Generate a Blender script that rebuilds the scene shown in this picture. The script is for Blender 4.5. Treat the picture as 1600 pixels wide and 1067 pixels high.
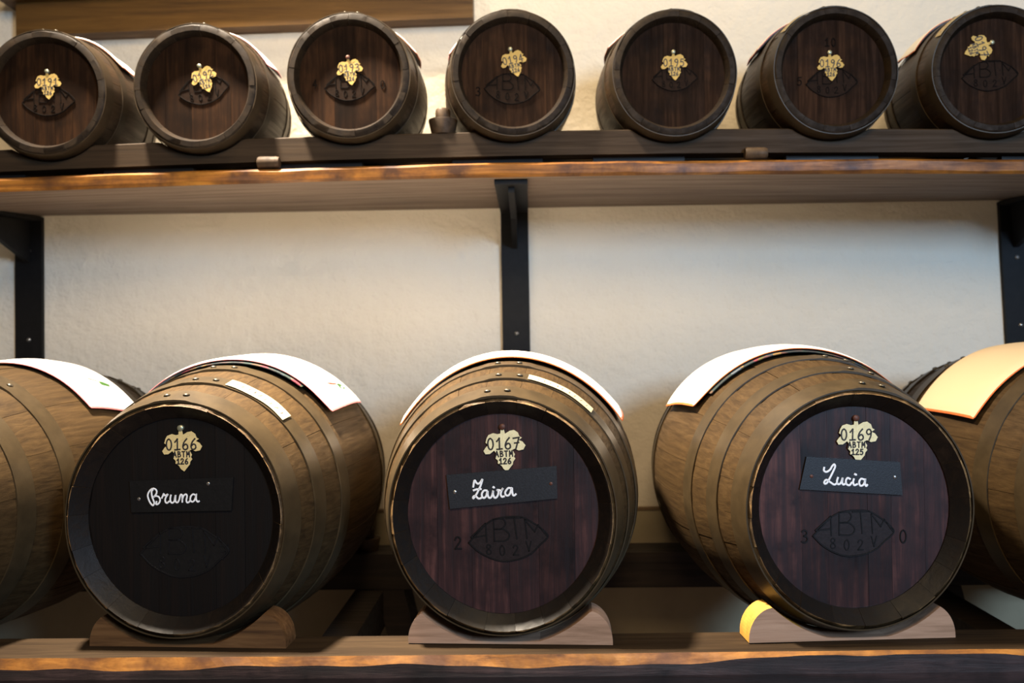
import bpy, math, random
from mathutils import Vector, Matrix

for o in list(bpy.data.objects):
    bpy.data.objects.remove(o)
scene = bpy.context.scene
COL = scene.collection
rnd = random.Random(7)
R_ = math.radians

# ------------------------------------------------------------------ camera
FPX = 1350.0
YAW, PITCH, ROLL = R_(-1.2), R_(0.49), R_(0.75)
FW = Vector((math.sin(YAW) * math.cos(PITCH), math.cos(YAW) * math.cos(PITCH), math.sin(PITCH)))
_rt = FW.cross(Vector((0, 0, 1))).normalized()
_up = _rt.cross(FW)
CR = math.cos(ROLL) * _rt - math.sin(ROLL) * _up
CU = math.cos(ROLL) * _up + math.sin(ROLL) * _rt
cam_data = bpy.data.cameras.new('camera')
cam_data.sensor_width = 36.0
cam_data.lens = FPX / 1600 * 36
cam_data.dof.use_dof = True
cam_data.dof.focus_distance = 1.34
cam_data.dof.aperture_fstop = 3.2
cam_data.clip_start = 0.02
cam = bpy.data.objects.new('camera', cam_data)
COL.objects.link(cam)
cam.matrix_world = Matrix(((CR.x, CU.x, -FW.x, 0), (CR.y, CU.y, -FW.y, 0), (CR.z, CU.z, -FW.z, 0), (0, 0, 0, 1)))
scene.camera = cam


def ray(px, py):
    return FW * FPX + CR * (px - 800) - CU * (py - 533.5)


def at(px, py, Y):
    v = ray(px, py)
    return v * (Y / v.y)


# ------------------------------------------------------------------ light
world = bpy.data.worlds.new('room_ambient')
scene.world = world
world.use_nodes = True
world.node_tree.nodes['Background'].inputs[0].default_value = (1.0, 0.80, 0.58, 1)
world.node_tree.nodes['Background'].inputs[1].default_value = 0.15


def area(name, loc, target, sx, sy, power, col, spread=None):
    l = bpy.data.lights.new(name, 'AREA')
    l.shape = 'RECTANGLE'
    l.size, l.size_y, l.energy, l.color = sx, sy, power, col
    if spread:
        l.spread = R_(spread)
    o = bpy.data.objects.new(name, l)
    COL.objects.link(o)
    o.location = loc
    o.rotation_euler = (Vector(target) - Vector(loc)).to_track_quat('-Z', 'Y').to_euler()
    return o


area('window_daylight', (1.55, -1.5, 0.90), (0.25, 2.0, 0.0), 0.45, 0.7, 100, (0.44, 0.68, 1.0))
area('spot_lamp_light', (-0.96, 1.37, 2.20), (-0.30, 1.40, -0.2), 0.16, 0.16, 60, (1.0, 0.86, 0.68), 54)
area('upper_wall_fill', (0.20, 1.22, 1.75), (0.15, 1.60, 0.2), 0.30, 0.30, 9.5, (1.0, 0.77, 0.44), 150)  # added overhead fill that warms the upper wall, not a known lamp
area('warm_front_fill', (-0.05, -0.35, 1.35), (0.1, 2.0, -0.1), 0.8, 0.6, 34, (1.0, 0.74, 0.44))  # added warm fill from above the camera, stands in for soft room light

scene.view_settings.view_transform = 'Standard'
scene.view_settings.look = 'None'
scene.view_settings.exposure = 0.0
scene.view_settings.gamma = 1.0
scene.view_settings.use_curve_mapping = False


# ------------------------------------------------------------------ materials
def nt_mat(name):
    m = bpy.data.materials.new(name)
    m.use_nodes = True
    nt = m.node_tree
    b = nt.nodes['Principled BSDF']
    return m, nt, b


def rgba(c):
    return (c[0], c[1], c[2], 1)


def coords(nt, scale, rot=(0, 0, 0), randomize=True):
    tc = nt.nodes.new('ShaderNodeTexCoord')
    mp = nt.nodes.new('ShaderNodeMapping')
    mp.inputs['Scale'].default_value = scale
    mp.inputs['Rotation'].default_value = rot
    nt.links.new(tc.outputs['Object'], mp.inputs['Vector'])
    if randomize:
        oi = nt.nodes.new('ShaderNodeObjectInfo')
        mul = nt.nodes.new('ShaderNodeMath'); mul.operation = 'MULTIPLY'
        mul.inputs[1].default_value = 57.0
        nt.links.new(oi.outputs['Random'], mul.inputs[0])
        nt.links.new(mul.outputs[0], mp.inputs['Location'])
        return mp.outputs[0], oi.outputs['Random']
    return mp.outputs[0], None


def noise(nt, vec, scale, detail=6, rough=0.6, dist=0.0):
    n = nt.nodes.new('ShaderNodeTexNoise')
    n.inputs['Scale'].default_value = scale
    n.inputs['Detail'].default_value = detail
    n.inputs['Roughness'].default_value = rough
    n.inputs['Distortion'].default_value = dist
    nt.links.new(vec, n.inputs['Vector'])
    return n.outputs['Fac']


def ramp(nt, fac, stops):
    r = nt.nodes.new('ShaderNodeValToRGB')
    e = r.color_ramp.elements
    while len(e) < len(stops):
        e.new(0.5)
    for i, (p, c) in enumerate(stops):
        e[i].position = p
        e[i].color = rgba(c) if not isinstance(c, float) else (c, c, c, 1)
    nt.links.new(fac, r.inputs['Fac'])
    return r.outputs['Color']


def mixc(nt, fac, a, b, mode='MIX'):
    m = nt.nodes.new('ShaderNodeMix')
    m.data_type = 'RGBA'
    m.blend_type = mode
    for sock, v in ((m.inputs[0], fac), (m.inputs[6], a), (m.inputs[7], b)):
        if hasattr(v, 'is_linked'):
            nt.links.new(v, sock)
        elif isinstance(v, (int, float)):
            sock.default_value = v
        else:
            sock.default_value = rgba(v)
    return m.outputs[2]


def bump(nt, b, height, strength, dist=0.002):
    n = nt.nodes.new('ShaderNodeBump')
    n.inputs['Strength'].default_value = strength
    n.inputs['Distance'].default_value = dist
    nt.links.new(height, n.inputs['Height'])
    nt.links.new(n.outputs[0], b.inputs['Normal'])


def wood(name, dark, mid, light, scale, rough=0.5, spec=0.5, blotch=None, vary=0.35, bs=0.35, ns=1.0, coat=0.0):
    """scale: texture scale per axis (small along the grain)."""
    m, nt, b = nt_mat(name)
    v, rd = coords(nt, scale)
    g = noise(nt, v, 1.0 * ns, 8, 0.65, 0.4)
    c = ramp(nt, g, [(0.28, dark), (0.5, mid), (0.75, light)])
    if blotch:
        v2, _ = coords(nt, (1, 1, 1))
        n2 = noise(nt, v2, 14, 4, 0.6)
        f = ramp(nt, n2, [(0.42, 0.0), (0.68, 1.0)])
        c = mixc(nt, f, c, blotch)
    # each piece a little lighter or darker than the next
    hv = nt.nodes.new('ShaderNodeHueSaturation')
    mr = nt.nodes.new('ShaderNodeMapRange')
    mr.inputs['To Min'].default_value = 1 - vary
    mr.inputs['To Max'].default_value = 1 + vary
    nt.links.new(rd, mr.inputs['Value'])
    nt.links.new(mr.outputs[0], hv.inputs['Value'])
    nt.links.new(c, hv.inputs['Color'])
    nt.links.new(hv.outputs[0], b.inputs['Base Color'])
    rr = ramp(nt, g, [(0.3, rough + 0.12), (0.7, rough - 0.1)])
    nt.links.new(rr, b.inputs['Roughness'])
    b.inputs['Specular IOR Level'].default_value = spec
    b.inputs['Coat Weight'].default_value = coat
    bump(nt, b, g, bs, 0.0015)
    return m


def plain(name, col, rough=0.6, metal=0.0, var=0.15, nscale=40, bs=0.15, spec=0.5):
    m, nt, b = nt_mat(name)
    v, _ = coords(nt, (1, 1, 1))
    n = noise(nt, v, nscale, 5, 0.6)
    c = ramp(nt, n, [(0.3, tuple(x * (1 - var) for x in col)), (0.7, tuple(min(1, x * (1 + var)) for x in col))])
    nt.links.new(c, b.inputs['Base Color'])
    b.inputs['Roughness'].default_value = rough
    b.inputs['Metallic'].default_value = metal
    b.inputs['Specular IOR Level'].default_value = spec
    if bs:
        bump(nt, b, n, bs, 0.001)
    return m


MAT = {}
MAT['stave'] = wood('stave_wood', (0.022, 0.0122, 0.0045), (0.044, 0.0255, 0.0100), (0.070, 0.042, 0.0175), (130, 5, 130), 0.6, 0.12, vary=0.10, bs=0.4)
MAT['stave_small'] = wood('small_stave_wood', (0.016, 0.0085, 0.0036), (0.030, 0.016, 0.0065), (0.050, 0.027, 0.011), (130, 6, 130), 0.5, 0.3, vary=0.15, bs=0.35)
MAT['head_plum'] = wood('plum_stained_head', (0.007, 0.0036, 0.004), (0.030, 0.0130, 0.0130), (0.098, 0.042, 0.036), (75, 20, 4), 0.42, 0.30, blotch=(0.010, 0.006, 0.007), vary=0.32, bs=0.5)
MAT['head_black'] = wood('black_stained_head', (0.002, 0.0015, 0.0014), (0.0045, 0.0032, 0.0028), (0.010, 0.0066, 0.0056), (90, 20, 5), 0.5, 0.22, vary=0.15, bs=0.35)
MAT['head_brown'] = wood('brown_stained_head', (0.0060, 0.0027, 0.0012), (0.018, 0.0077, 0.0032), (0.042, 0.0180, 0.007), (100, 20, 6), 0.65, 0.05, blotch=(0.008, 0.0036, 0.0017), vary=0.35, bs=0.35)
MAT['hoop'] = plain('painted_hoop_metal', (0.043, 0.029, 0.014), 0.42, 0.1, 0.25, 30, 0.12, 0.25)
MAT['hoop_small'] = plain('dark_hoop_metal', (0.034, 0.022, 0.011), 0.45, 0.3, 0.3, 35, 0.12, 0.3)
MAT['rivet'] = plain('rivet_metal', (0.13, 0.11, 0.08), 0.35, 0.7, 0.2)
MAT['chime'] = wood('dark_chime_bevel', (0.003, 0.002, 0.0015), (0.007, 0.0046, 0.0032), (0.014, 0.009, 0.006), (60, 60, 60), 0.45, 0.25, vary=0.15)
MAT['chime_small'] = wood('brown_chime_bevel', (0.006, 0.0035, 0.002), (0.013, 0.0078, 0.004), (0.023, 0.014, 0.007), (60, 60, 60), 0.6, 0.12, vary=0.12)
MAT['rim'] = wood('worn_rim_edge', (0.03, 0.016, 0.008), (0.13, 0.075, 0.03), (0.34, 0.20, 0.08), (60, 60, 60), 0.6, 0.3, vary=0.3)
MAT['paper'] = plain('cream_paper_leaf', (0.66, 0.50, 0.22), 0.65, 0, 0.10, 60, 0.2, 0.2)
MAT['paper_small'] = plain('yellowed_paper_leaf', (0.44, 0.30, 0.095), 0.7, 0, 0.10, 60, 0.2, 0.1)
MAT['groove_small'] = plain('dull_burnt_groove', (0.004, 0.0025, 0.0018), 0.7, 0, 0.3, 160, 0.0, 0.05)
MAT['paper_pale'] = plain('pale_paper_leaf', (0.72, 0.64, 0.38), 0.6, 0, 0.14, 70, 0.3, 0.2)
MAT['strip'] = plain('cream_paper_strip', (0.42, 0.34, 0.21), 0.75, 0, 0.06, 60, 0.1, 0.1)
MAT['ink'] = plain('black_ink', (0.018, 0.014, 0.012), 0.6, 0, 0.1, 40, 0)
MAT['white_paint'] = plain('white_lettering_paint', (0.88, 0.87, 0.86), 0.45, 0, 0.04, 90, 0)
MAT['plate'] = plain('black_painted_plate', (0.013, 0.014, 0.017), 0.45, 0, 0.3, 500, 0.22, 0.45)
MAT['plate_dull'] = plain('dull_black_plate', (0.0035, 0.003, 0.0028), 0.6, 0, 0.3, 120, 0.4, 0.25)
MAT['burn'] = plain('burnt_brand', (0.0125, 0.0078, 0.0080), 0.42, 0, 0.3, 160, 0.2, 0.35)
MAT['burn_small'] = plain('faint_burnt_brand', (0.0125, 0.0058, 0.0028), 0.65, 0, 0.3, 160, 0.2, 0.06)
MAT['groove'] = plain('burnt_groove', (0.005, 0.005, 0.006), 0.32, 0, 0.3, 160, 0.0)
MAT['brass'] = plain('dull_brass_nail', (0.34, 0.33, 0.22), 0.4, 0.6, 0.2)
MAT['rust'] = plain('rusty_nail', (0.10, 0.035, 0.02), 0.55, 0.3, 0.4)
MAT['steel'] = plain('steel_screw', (0.35, 0.34, 0.32), 0.3, 0.9, 0.2)
MAT['iron'] = plain('black_iron', (0.006, 0.0055, 0.0055), 0.55, 0.0, 0.3, 60, 0.2, 0.18)
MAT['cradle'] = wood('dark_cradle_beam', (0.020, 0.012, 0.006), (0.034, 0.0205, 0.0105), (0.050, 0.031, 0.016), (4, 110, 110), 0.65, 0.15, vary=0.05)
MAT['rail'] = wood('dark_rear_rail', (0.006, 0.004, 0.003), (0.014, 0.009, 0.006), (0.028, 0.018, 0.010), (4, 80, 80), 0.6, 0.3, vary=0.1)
MAT['shelf_under'] = wood('grey_shelf_underside', (0.070, 0.047, 0.032), (0.120, 0.084, 0.060), (0.17, 0.122, 0.090), (3, 60, 60), 0.6, 0.2, vary=0.12, bs=0.25)
MAT['shelf_edge'] = wood('orange_live_edge', (0.020, 0.0075, 0.003), (0.21, 0.080, 0.0125), (0.37, 0.165, 0.030), (5, 70, 70), 0.45, 0.25, blotch=(0.050, 0.020, 0.009), vary=0.05)
MAT['shelf_top'] = wood('brown_shelf_top', (0.05, 0.03, 0.02), (0.10, 0.065, 0.04), (0.16, 0.10, 0.06), (3, 60, 60), 0.3, 0.5, vary=0.1)
MAT['beam_top'] = wood('sawn_beam_top', (0.010, 0.0055, 0.0026), (0.021, 0.0125, 0.006), (0.036, 0.022, 0.011), (4, 70, 70), 0.7, 0.1, vary=0.05)
MAT['beam_edge'] = wood('amber_bark_edge', (0.022, 0.007, 0.002), (0.16, 0.064, 0.012), (0.28, 0.13, 0.032), (14, 60, 60), 0.5, 0.3, blotch=(0.05, 0.019, 0.007), vary=0.05)
MAT['beam_face'] = wood('plum_beam_face', (0.004, 0.0025, 0.0025), (0.018, 0.010, 0.0095), (0.050, 0.031, 0.030), (5, 70, 70), 0.5, 0.4, blotch=(0.005, 0.003, 0.003), vary=0.05, bs=0.6)
MAT['chock'] = wood('pale_chock_wood', (0.20, 0.115, 0.068), (0.34, 0.205, 0.130), (0.44, 0.28, 0.185), (6, 80, 80), 0.6, 0.3, vary=0.05)
MAT['chock_brown'] = wood('brown_chock_wood', (0.04, 0.018, 0.007), (0.10, 0.048, 0.018), (0.17, 0.088, 0.036), (6, 80, 80), 0.6, 0.2, vary=0.05)
MAT['chock_end'] = plain('ochre_chock_end', (0.42, 0.22, 0.035), 0.6, 0, 0.2, 60, 0.2)
MAT['ledger'] = wood('honey_ledger_wood', (0.036, 0.016, 0.004), (0.088, 0.042, 0.0095), (0.13, 0.066, 0.017), (3, 45, 45), 0.5, 0.25, vary=0.05)
MAT['bung'] = wood('brown_bung_wood', (0.022, 0.013, 0.007), (0.048, 0.029, 0.015), (0.078, 0.047, 0.025), (40, 40, 40), 0.6, 0.2, vary=0.1)
MAT['cloth'] = plain('white_linen', (0.82, 0.79, 0.74), 0.9, 0, 0.03, 900, 0.25, 0.1)
MAT['cloth_cream'] = plain('cream_linen', (0.60, 0.46, 0.29), 0.9, 0, 0.03, 900, 0.25, 0.1)
MAT['hem_orange'] = plain('orange_hem_thread', (0.50, 0.12, 0.035), 0.9, 0, 0.2, 300, 0.2, 0.1)
MAT['hem_pink'] = plain('pink_hem_thread', (0.50, 0.15, 0.15), 0.9, 0, 0.2, 300, 0.2, 0.1)
MAT['thread_red'] = plain('red_thread', (0.20, 0.03, 0.012), 0.9, 0, 0.2, 300, 0.0, 0.1)
MAT['thread_green'] = plain('green_thread', (0.03, 0.08, 0.018), 0.9, 0, 0.2, 300, 0.0, 0.1)


def make_print():
    m, nt, b = nt_mat('dark_floral_print')
    v, _ = coords(nt, (1, 1, 1), randomize=False)
    vo = nt.nodes.new('ShaderNodeTexVoronoi')
    vo.inputs['Scale'].default_value = 70
    nt.links.new(v, vo.inputs['Vector'])
    sep = nt.nodes.new('ShaderNodeSeparateColor')
    nt.links.new(vo.outputs['Color'], sep.inputs[0])
    c = ramp(nt, sep.outputs[0], [(0.0, (0.012, 0.016, 0.018)), (0.5, (0.02, 0.035, 0.03)), (0.62, (0.16, 0.015, 0.03)), (0.74, (0.03, 0.06, 0.02)), (0.86, (0.20, 0.11, 0.02)), (1.0, (0.04, 0.07, 0.10))])
    nt.links.new(c, b.inputs['Base Color'])
    b.inputs['Roughness'].default_value = 0.9
    return m


MAT['print'] = make_print()


def make_plaster():
    m, nt, b = nt_mat('cream_plaster')
    v, _ = coords(nt, (1, 1, 1), randomize=False)
    n1 = noise(nt, v, 2.2, 3, 0.5)
    n2 = noise(nt, v, 34, 8, 0.62)
    n3 = noise(nt, v, 9, 5, 0.55, 0.6)
    c = ramp(nt, n1, [(0.3, (0.68, 0.605, 0.485)), (0.7, (0.74, 0.67, 0.555))])
    nt.links.new(c, b.inputs['Base Color'])
    b.inputs['Roughness'].default_value = 0.85
    b.inputs['Specular IOR Level'].default_value = 0.2
    add = nt.nodes.new('ShaderNodeMath'); add.operation = 'ADD'
    nt.links.new(n2, add.inputs[0])
    nt.links.new(n3, add.inputs[1])
    bump(nt, b, add.outputs[0], 0.6, 0.010)
    return m


MAT['plaster'] = make_plaster()
MAT['plaster_low'] = plain('shade_darkened_ochre_plaster', (0.34, 0.28, 0.18), 0.85, 0, 0.06, 20, 0.2, 0.2)  # ochre lower wall, its colour darkened further for the shade behind the barrels
MAT['floor'] = plain('dark_terracotta_floor', (0.055, 0.030, 0.020), 0.6, 0, 0.2, 8, 0.2)
MAT['trim'] = plain('brown_trim_line', (0.16, 0.10, 0.05), 0.6, 0, 0.2, 20, 0.1)


# ------------------------------------------------------------------ mesh helpers
class MB:
    def __init__(self):
        self.v, self.f, self.m = [], [], []

    def add(self, verts, faces, mi=0):
        n = len(self.v)
        self.v += [tuple(p) for p in verts]
        self.f += [tuple(i + n for i in fc) for fc in faces]
        self.m += [mi] * len(faces)

    def box(self, x0, x1, y0, y1, z0, z1, mi=0):
        self.add([(x0, y0, z0), (x1, y0, z0), (x1, y1, z0), (x0, y1, z0), (x0, y0, z1), (x1, y0, z1), (x1, y1, z1), (x0, y1, z1)],
                 [(3, 2, 1, 0), (4, 5, 6, 7), (0, 1, 5, 4), (1, 2, 6, 5), (2, 3, 7, 6), (3, 0, 4, 7)], mi)

    def prism(self, prof, y0, y1, mi=0, ends=None):
        """closed profile [(x, z)] counter-clockwise seen from -y, extruded in y"""
        n = len(prof)
        self.add([(x, y0, z) for x, z in prof] + [(x, y1, z) for x, z in prof],
                 [tuple(range(n)), tuple(range(2 * n - 1, n - 1, -1))], mi)
        base = len(self.v) - 2 * n
        for i in range(n):
            j = (i + 1) % n
            self.f.append((base + j, base + i, base + n + i, base + n + j))
            self.m.append(mi if ends is None else ends(i))

    def lathe(self, prof, seg=24, M=None, mi=0):
        """prof [(r, h)] about local z"""
        vs, fs = [], []
        for r, h in prof:
            for k in range(seg):
                a = 2 * math.pi * k / seg
                p = Vector((r * math.cos(a), r * math.sin(a), h))
                vs.append(M @ p if M else p)
        for i in range(len(prof) - 1):
            for k in range(seg):
                k2 = (k + 1) % seg
                fs.append((i * seg + k, i * seg + k2, (i + 1) * seg + k2, (i + 1) * seg + k))
        fs.append(tuple(range(seg - 1, -1, -1)))
        fs.append(tuple((len(prof) - 1) * seg + k for k in range(seg)))
        self.add(vs, fs, mi)

    def build(self, name, mats, parent=None, smooth=False, angle=None, loc=None):
        me = bpy.data.meshes.new(name)
        me.from_pydata(self.v, [], self.f)
        for mt in (mats if isinstance(mats, (list, tuple)) else [mats]):
            me.materials.append(MAT[mt])
        me.polygons.foreach_set('material_index', self.m)
        if smooth:
            me.polygons.foreach_set('use_smooth', [True] * len(me.polygons))
            if angle:
                me.set_sharp_from_angle(angle=R_(angle))
        me.validate()
        me.update()
        o = bpy.data.objects.new(name, me)
        COL.objects.link(o)
        if parent:
            o.parent = parent
        if loc:
            o.location = loc
        return o


def empty(name, loc, rz=0.0):
    o = bpy.data.objects.new(name, None)
    o.empty_display_size = 0.05
    COL.objects.link(o)
    o.location = loc
    o.rotation_euler = (0, 0, rz)
    return o


def tag(o, label, cat, group=None):
    o['label'] = label
    o['category'] = cat
    if group:
        o['group'] = group
    return o


def struct(o):
    o['kind'] = 'structure'
    return o


def smooth_line(pts, sub=5):
    if len(pts) < 3:
        return [Vector(p) for p in pts]
    P = [Vector(p) for p in pts]
    P = [P[0] * 2 - P[1]] + P + [P[-1] * 2 - P[-2]]
    out = []
    for i in range(1, len(P) - 2):
        a, b, c, d = P[i - 1], P[i], P[i + 1], P[i + 2]
        for s in range(sub):
            t = s / sub
            out.append(0.5 * ((2 * b) + (c - a) * t + (2 * a - 5 * b + 4 * c - d) * t * t + (3 * b - a - 3 * c + d) * t ** 3))
    out.append(P[-2])
    return out


def stroke(mb, pts, w, y, h, curve=True, mi=0, mapf=None):
    """flat raised pen stroke in the local x-z plane, at depth y, rising h towards -y"""
    L = smooth_line(pts) if curve else [Vector(p) for p in pts]
    clean = [L[0]]
    for p in L[1:]:
        if (p - clean[-1]).length > 1e-6:
            clean.append(p)
    L = clean
    if len(L) < 2:
        return
    n = len(L)
    ext0 = (L[0] - L[1]).normalized() * w * 0.4
    ext1 = (L[-1] - L[-2]).normalized() * w * 0.4
    L = [L[0] + ext0] + L[1:-1] + [L[-1] + ext1]
    vs, fs = [], []
    for i in range(n):
        t = (L[min(i + 1, n - 1)] - L[max(i - 1, 0)])
        if t.length < 1e-9:
            t = Vector((1, 0))
        t.normalize()
        nn = Vector((-t.y, t.x)) * w / 2
        for q, yy in ((L[i] + nn, y), (L[i] + nn * 0.6, y - h), (L[i] - nn * 0.6, y - h), (L[i] - nn, y)):
            vs.append(mapf(q, yy) if mapf else (q.x, yy, q.y))
    for i in range(n - 1):
        for k in range(3):
            a = i * 4 + k
            fs.append((a, a + 1, a + 5, a + 4))
    fs.append((3, 2, 1, 0))
    e = (n - 1) * 4
    fs.append((e, e + 1, e + 2, e + 3))
    mb.add(vs, fs, mi)


def arc(cx, cy, rx, ry, a0, a1, n=12):
    return [(cx + rx * math.cos(R_(a0 + (a1 - a0) * i / n)), cy + ry * math.sin(R_(a0 + (a1 - a0) * i / n))) for i in range(n + 1)]


GL = {   # pen-stroke glyphs in a 0.6 x 1 box
    '0': [arc(.3, .5, .24, .5, 90, 450, 16)],
    '1': [[(.10, .72), (.34, 1.0)], [(.34, 1.0), (.32, 0)], [(.08, .0), (.56, .03)]],
    '2': [[(.06, .78), (.14, .95), (.34, 1), (.50, .82), (.42, .55), (.20, .25), (.04, .02)], [(.04, .02), (.56, .02)]],
    '3': [[(.08, .90), (.28, 1), (.48, .85), (.42, .62), (.24, .54), (.46, .46), (.54, .25), (.36, .02), (.06, .08)]],
    '4': [[(.38, 0), (.40, 1)], [(.40, 1), (.04, .32)], [(.04, .32), (.58, .32)]],
    '5': [[(.52, 1), (.16, .98)], [(.16, .98), (.12, .58)], [(.12, .58), (.34, .64), (.52, .45), (.50, .18), (.30, .0), (.06, .08)]],
    '6': [[(.46, 1), (.22, .72), (.08, .35), (.14, .08), (.32, 0), (.52, .14), (.50, .40), (.32, .50), (.12, .34)]],
    '7': [[(.04, .94), (.56, 1)], [(.56, 1), (.24, 0)], [(.14, .50), (.52, .54)]],
    '8': [[(.30, .54), (.10, .72), (.16, .94), (.32, 1), (.48, .90), (.46, .70), (.30, .54), (.08, .34), (.12, .08), (.30, 0), (.50, .08), (.52, .32), (.30, .54)]],
    '9': [[(.50, .78), (.36, .98), (.14, .92), (.08, .68), (.24, .52), (.46, .64), (.50, .80), (.46, .40), (.30, 0)]],
    'A': [[(.02, 0), (.30, 1)], [(.30, 1), (.58, 0)], [(.13, .36), (.48, .36)]],
    'B': [[(.08, 0), (.08, 1)], [(.08, 1), (.40, .95), (.44, .70), (.12, .55)], [(.12, .55), (.52, .42), (.50, .10), (.08, .0)]],
    'T': [[(.02, 1), (.58, 1)], [(.30, 1), (.30, 0)]],
    'M': [[(.04, 0), (.08, 1)], [(.08, 1), (.32, .40)], [(.32, .40), (.54, 1)], [(.54, 1), (.60, 0)]],
    'V': [[(.04, 1), (.30, 0)], [(.30, 0), (.56, 1)]],
}


def write(mb, text, cx, cy, h, w, y, dz, adv=0.74, rot=0.0, mi=0, wscale=1.0):
    n = len(text)
    total = (n - 1) * adv + 0.6
    ca, sa = math.cos(rot), math.sin(rot)
    for i, ch in enumerate(text):
        for st in GL[ch]:
            pts = []
            for x, z in st:
                X = (x + i * adv - total / 2) * h * wscale
                Z = (z - 0.5) * h
                pts.append((cx + X * ca - Z * sa, cy + X * sa + Z * ca))
            stroke(mb, pts, w, y, dz, curve=len(st) > 3, mi=mi)


LEAF = [(737, 500), (757, 500), (762, 526), (790, 510), (815, 506), (838, 522), (846, 545), (860, 553), (841, 566), (862, 576), (879, 598), (866, 622), (838, 627),
        (814, 616), (800, 622), (815, 648), (808, 662), (816, 674), (803, 690), (800, 706), (786, 722), (765, 747), (745, 732), (733, 712), (712, 698), (714, 682),
        (700, 668), (706, 640), (694, 622), (668, 641), (642, 642), (631, 622), (645, 602), (662, 588), (645, 574), (653, 548), (664, 530), (692, 520), (718, 527), (735, 524)]
LEAF = [((x - 755) / 245.0, -(y - 615) / 245.0) for x, y in LEAF]

# the burnt-in eye mark, normalised to +-1
def _eye(p):
    return ((p[0] - 822) / 378.0, -(p[1] - 382) / 378.0)


EYE_OUT = [(445, 410), (520, 335), (610, 245), (700, 195), (830, 176), (960, 184), (1040, 225), (1120, 280), (1203, 370), (1120, 455), (1030, 535), (900, 585), (760, 596), (640, 560), (530, 495)]
EYE_LET = [[(470, 358), (612, 232)], [(612, 232), (616, 405)], [(478, 362), (606, 346)], [(690, 195), (690, 400)], [(690, 195), (775, 192), (803, 240), (765, 286), (695, 290)],
           [(700, 290), (780, 292), (835, 345), (800, 400), (690, 402)], [(815, 190), (965, 186)], [(888, 190), (905, 385)], [(1002, 385), (990, 210)], [(990, 210), (1078, 325)], [(1078, 325), (1112, 262)],
           [(1112, 262), (1190, 366)]]
EYE_NUM = [('8', 632, 480), ('0', 760, 495), ('2', 890, 495), ('V', 1015, 462)]


# ------------------------------------------------------------------ setting
WALL_Y = 2.05
mb = MB(); mb.box(-3.2, 3.2, WALL_Y, WALL_Y + 0.15, -1.15, 2.4)
struct(mb.build('wall_back', 'plaster'))
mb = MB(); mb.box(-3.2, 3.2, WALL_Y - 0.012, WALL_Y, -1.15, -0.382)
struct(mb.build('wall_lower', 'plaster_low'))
mb = MB(); mb.box(-3.2, 3.2, WALL_Y - 0.015, WALL_Y, -0.382, -0.376)
struct(mb.build('trim_1', 'trim'))
mb = MB(); mb.box(-3.2, 3.2, -2.5, WALL_Y, -1.25, -1.15)
struct(mb.build('floor', 'floor'))


def grid_prism(x0, x1, nx, prof_fn):
    """bar along x whose closed section prof_fn(x) -> [(y, z, mat)] changes with x"""
    mb = MB()
    secs = [prof_fn(x0 + (x1 - x0) * i / nx) for i in range(nx + 1)]
    n = len(secs[0])
    vs = []
    for i, s in enumerate(secs):
        x = x0 + (x1 - x0) * i / nx
        vs += [(x, p[0], p[1]) for p in s]
    mb.add(vs, [])
    for i in range(nx):
        for k in range(n):
            k2 = (k + 1) % n
            mb.f.append((i * n + k, (i + 1) * n + k, (i + 1) * n + k2, i * n + k2))
            mb.m.append(secs[0][k][2])
    mb.f.append(tuple(range(n))); mb.m.append(secs[0][0][2])
    e = nx * n
    mb.f.append(tuple(e + k for k in range(n - 1, -1, -1))); mb.m.append(secs[0][0][2])
    return mb


def wob(x, s=0):
    return math.sin(x * 9.1 + s) * 0.5 + math.sin(x * 23.7 + 1.3 * s + 1) * 0.3 + math.sin(x * 51 + 2.1 * s) * 0.2


# ------------------------------------------------------------------ barrel data
LOW = dict(rh=0.1737, rb=0.2303, L=0.66, e=0.02, Y=1.30, ns=20, small=False)
UPP = dict(rh=0.1193, rb=0.1340, L=0.27, e=0.01, Y=1.66, ns=16, small=True)


class B:
    def __init__(self, kind, X, Z, yaw, **k):
        self.__dict__.update(kind)
        self.X, self.Z, self.yaw = X, Z, R_(yaw)
        self.__dict__.update(k)
        self.ax = Vector((math.sin(self.yaw), math.cos(self.yaw), 0))
        self.rt = Vector((math.cos(self.yaw), -math.sin(self.yaw), 0))

    def r(self, t):
        u = 2 * t / self.L - 1
        return self.rb - (self.rb - self.rh) * u * u

    def local(self, t, a, h=0.0):
        """local frame: x right, y back along the axis from the front end, z up from the axis"""
        r = self.r(t) + h
        return Vector((r * math.sin(a) * (1 - self.e), t, r * math.cos(a) * (1 + self.e)))

    def to_world(self, p):
        return Vector((self.X, self.Y, self.Z)) + self.rt * p[0] + self.ax * p[1] + Vector((0, 0, p[2]))

    def face(self, px, py, depth):
        """photo point -> local (x, z) on the head board plane"""
        o = Vector((self.X, self.Y, self.Z)) + self.ax * depth
        v = ray(px, py)
        s = o.dot(self.ax) / v.dot(self.ax)
        q = v * s - o
        return (q.dot(self.rt), q.z)

    def bottom(self, x, y, extra=0.0):
        """height of the barrel's underside at world x, y (None outside)"""
        d = Vector((x - self.X, y - self.Y, 0))
        t = d.dot(self.ax); lx = d.dot(self.rt)
        if t < -0.02 or t > self.L + 0.02:
            return None
        r = self.r(min(max(t, 0), self.L)) + extra
        q = 1 - (lx / (r * (1 - self.e))) ** 2
        if q <= 0:
            return None
        return self.Z - r * (1 + self.e) * math.sqrt(q)


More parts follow.
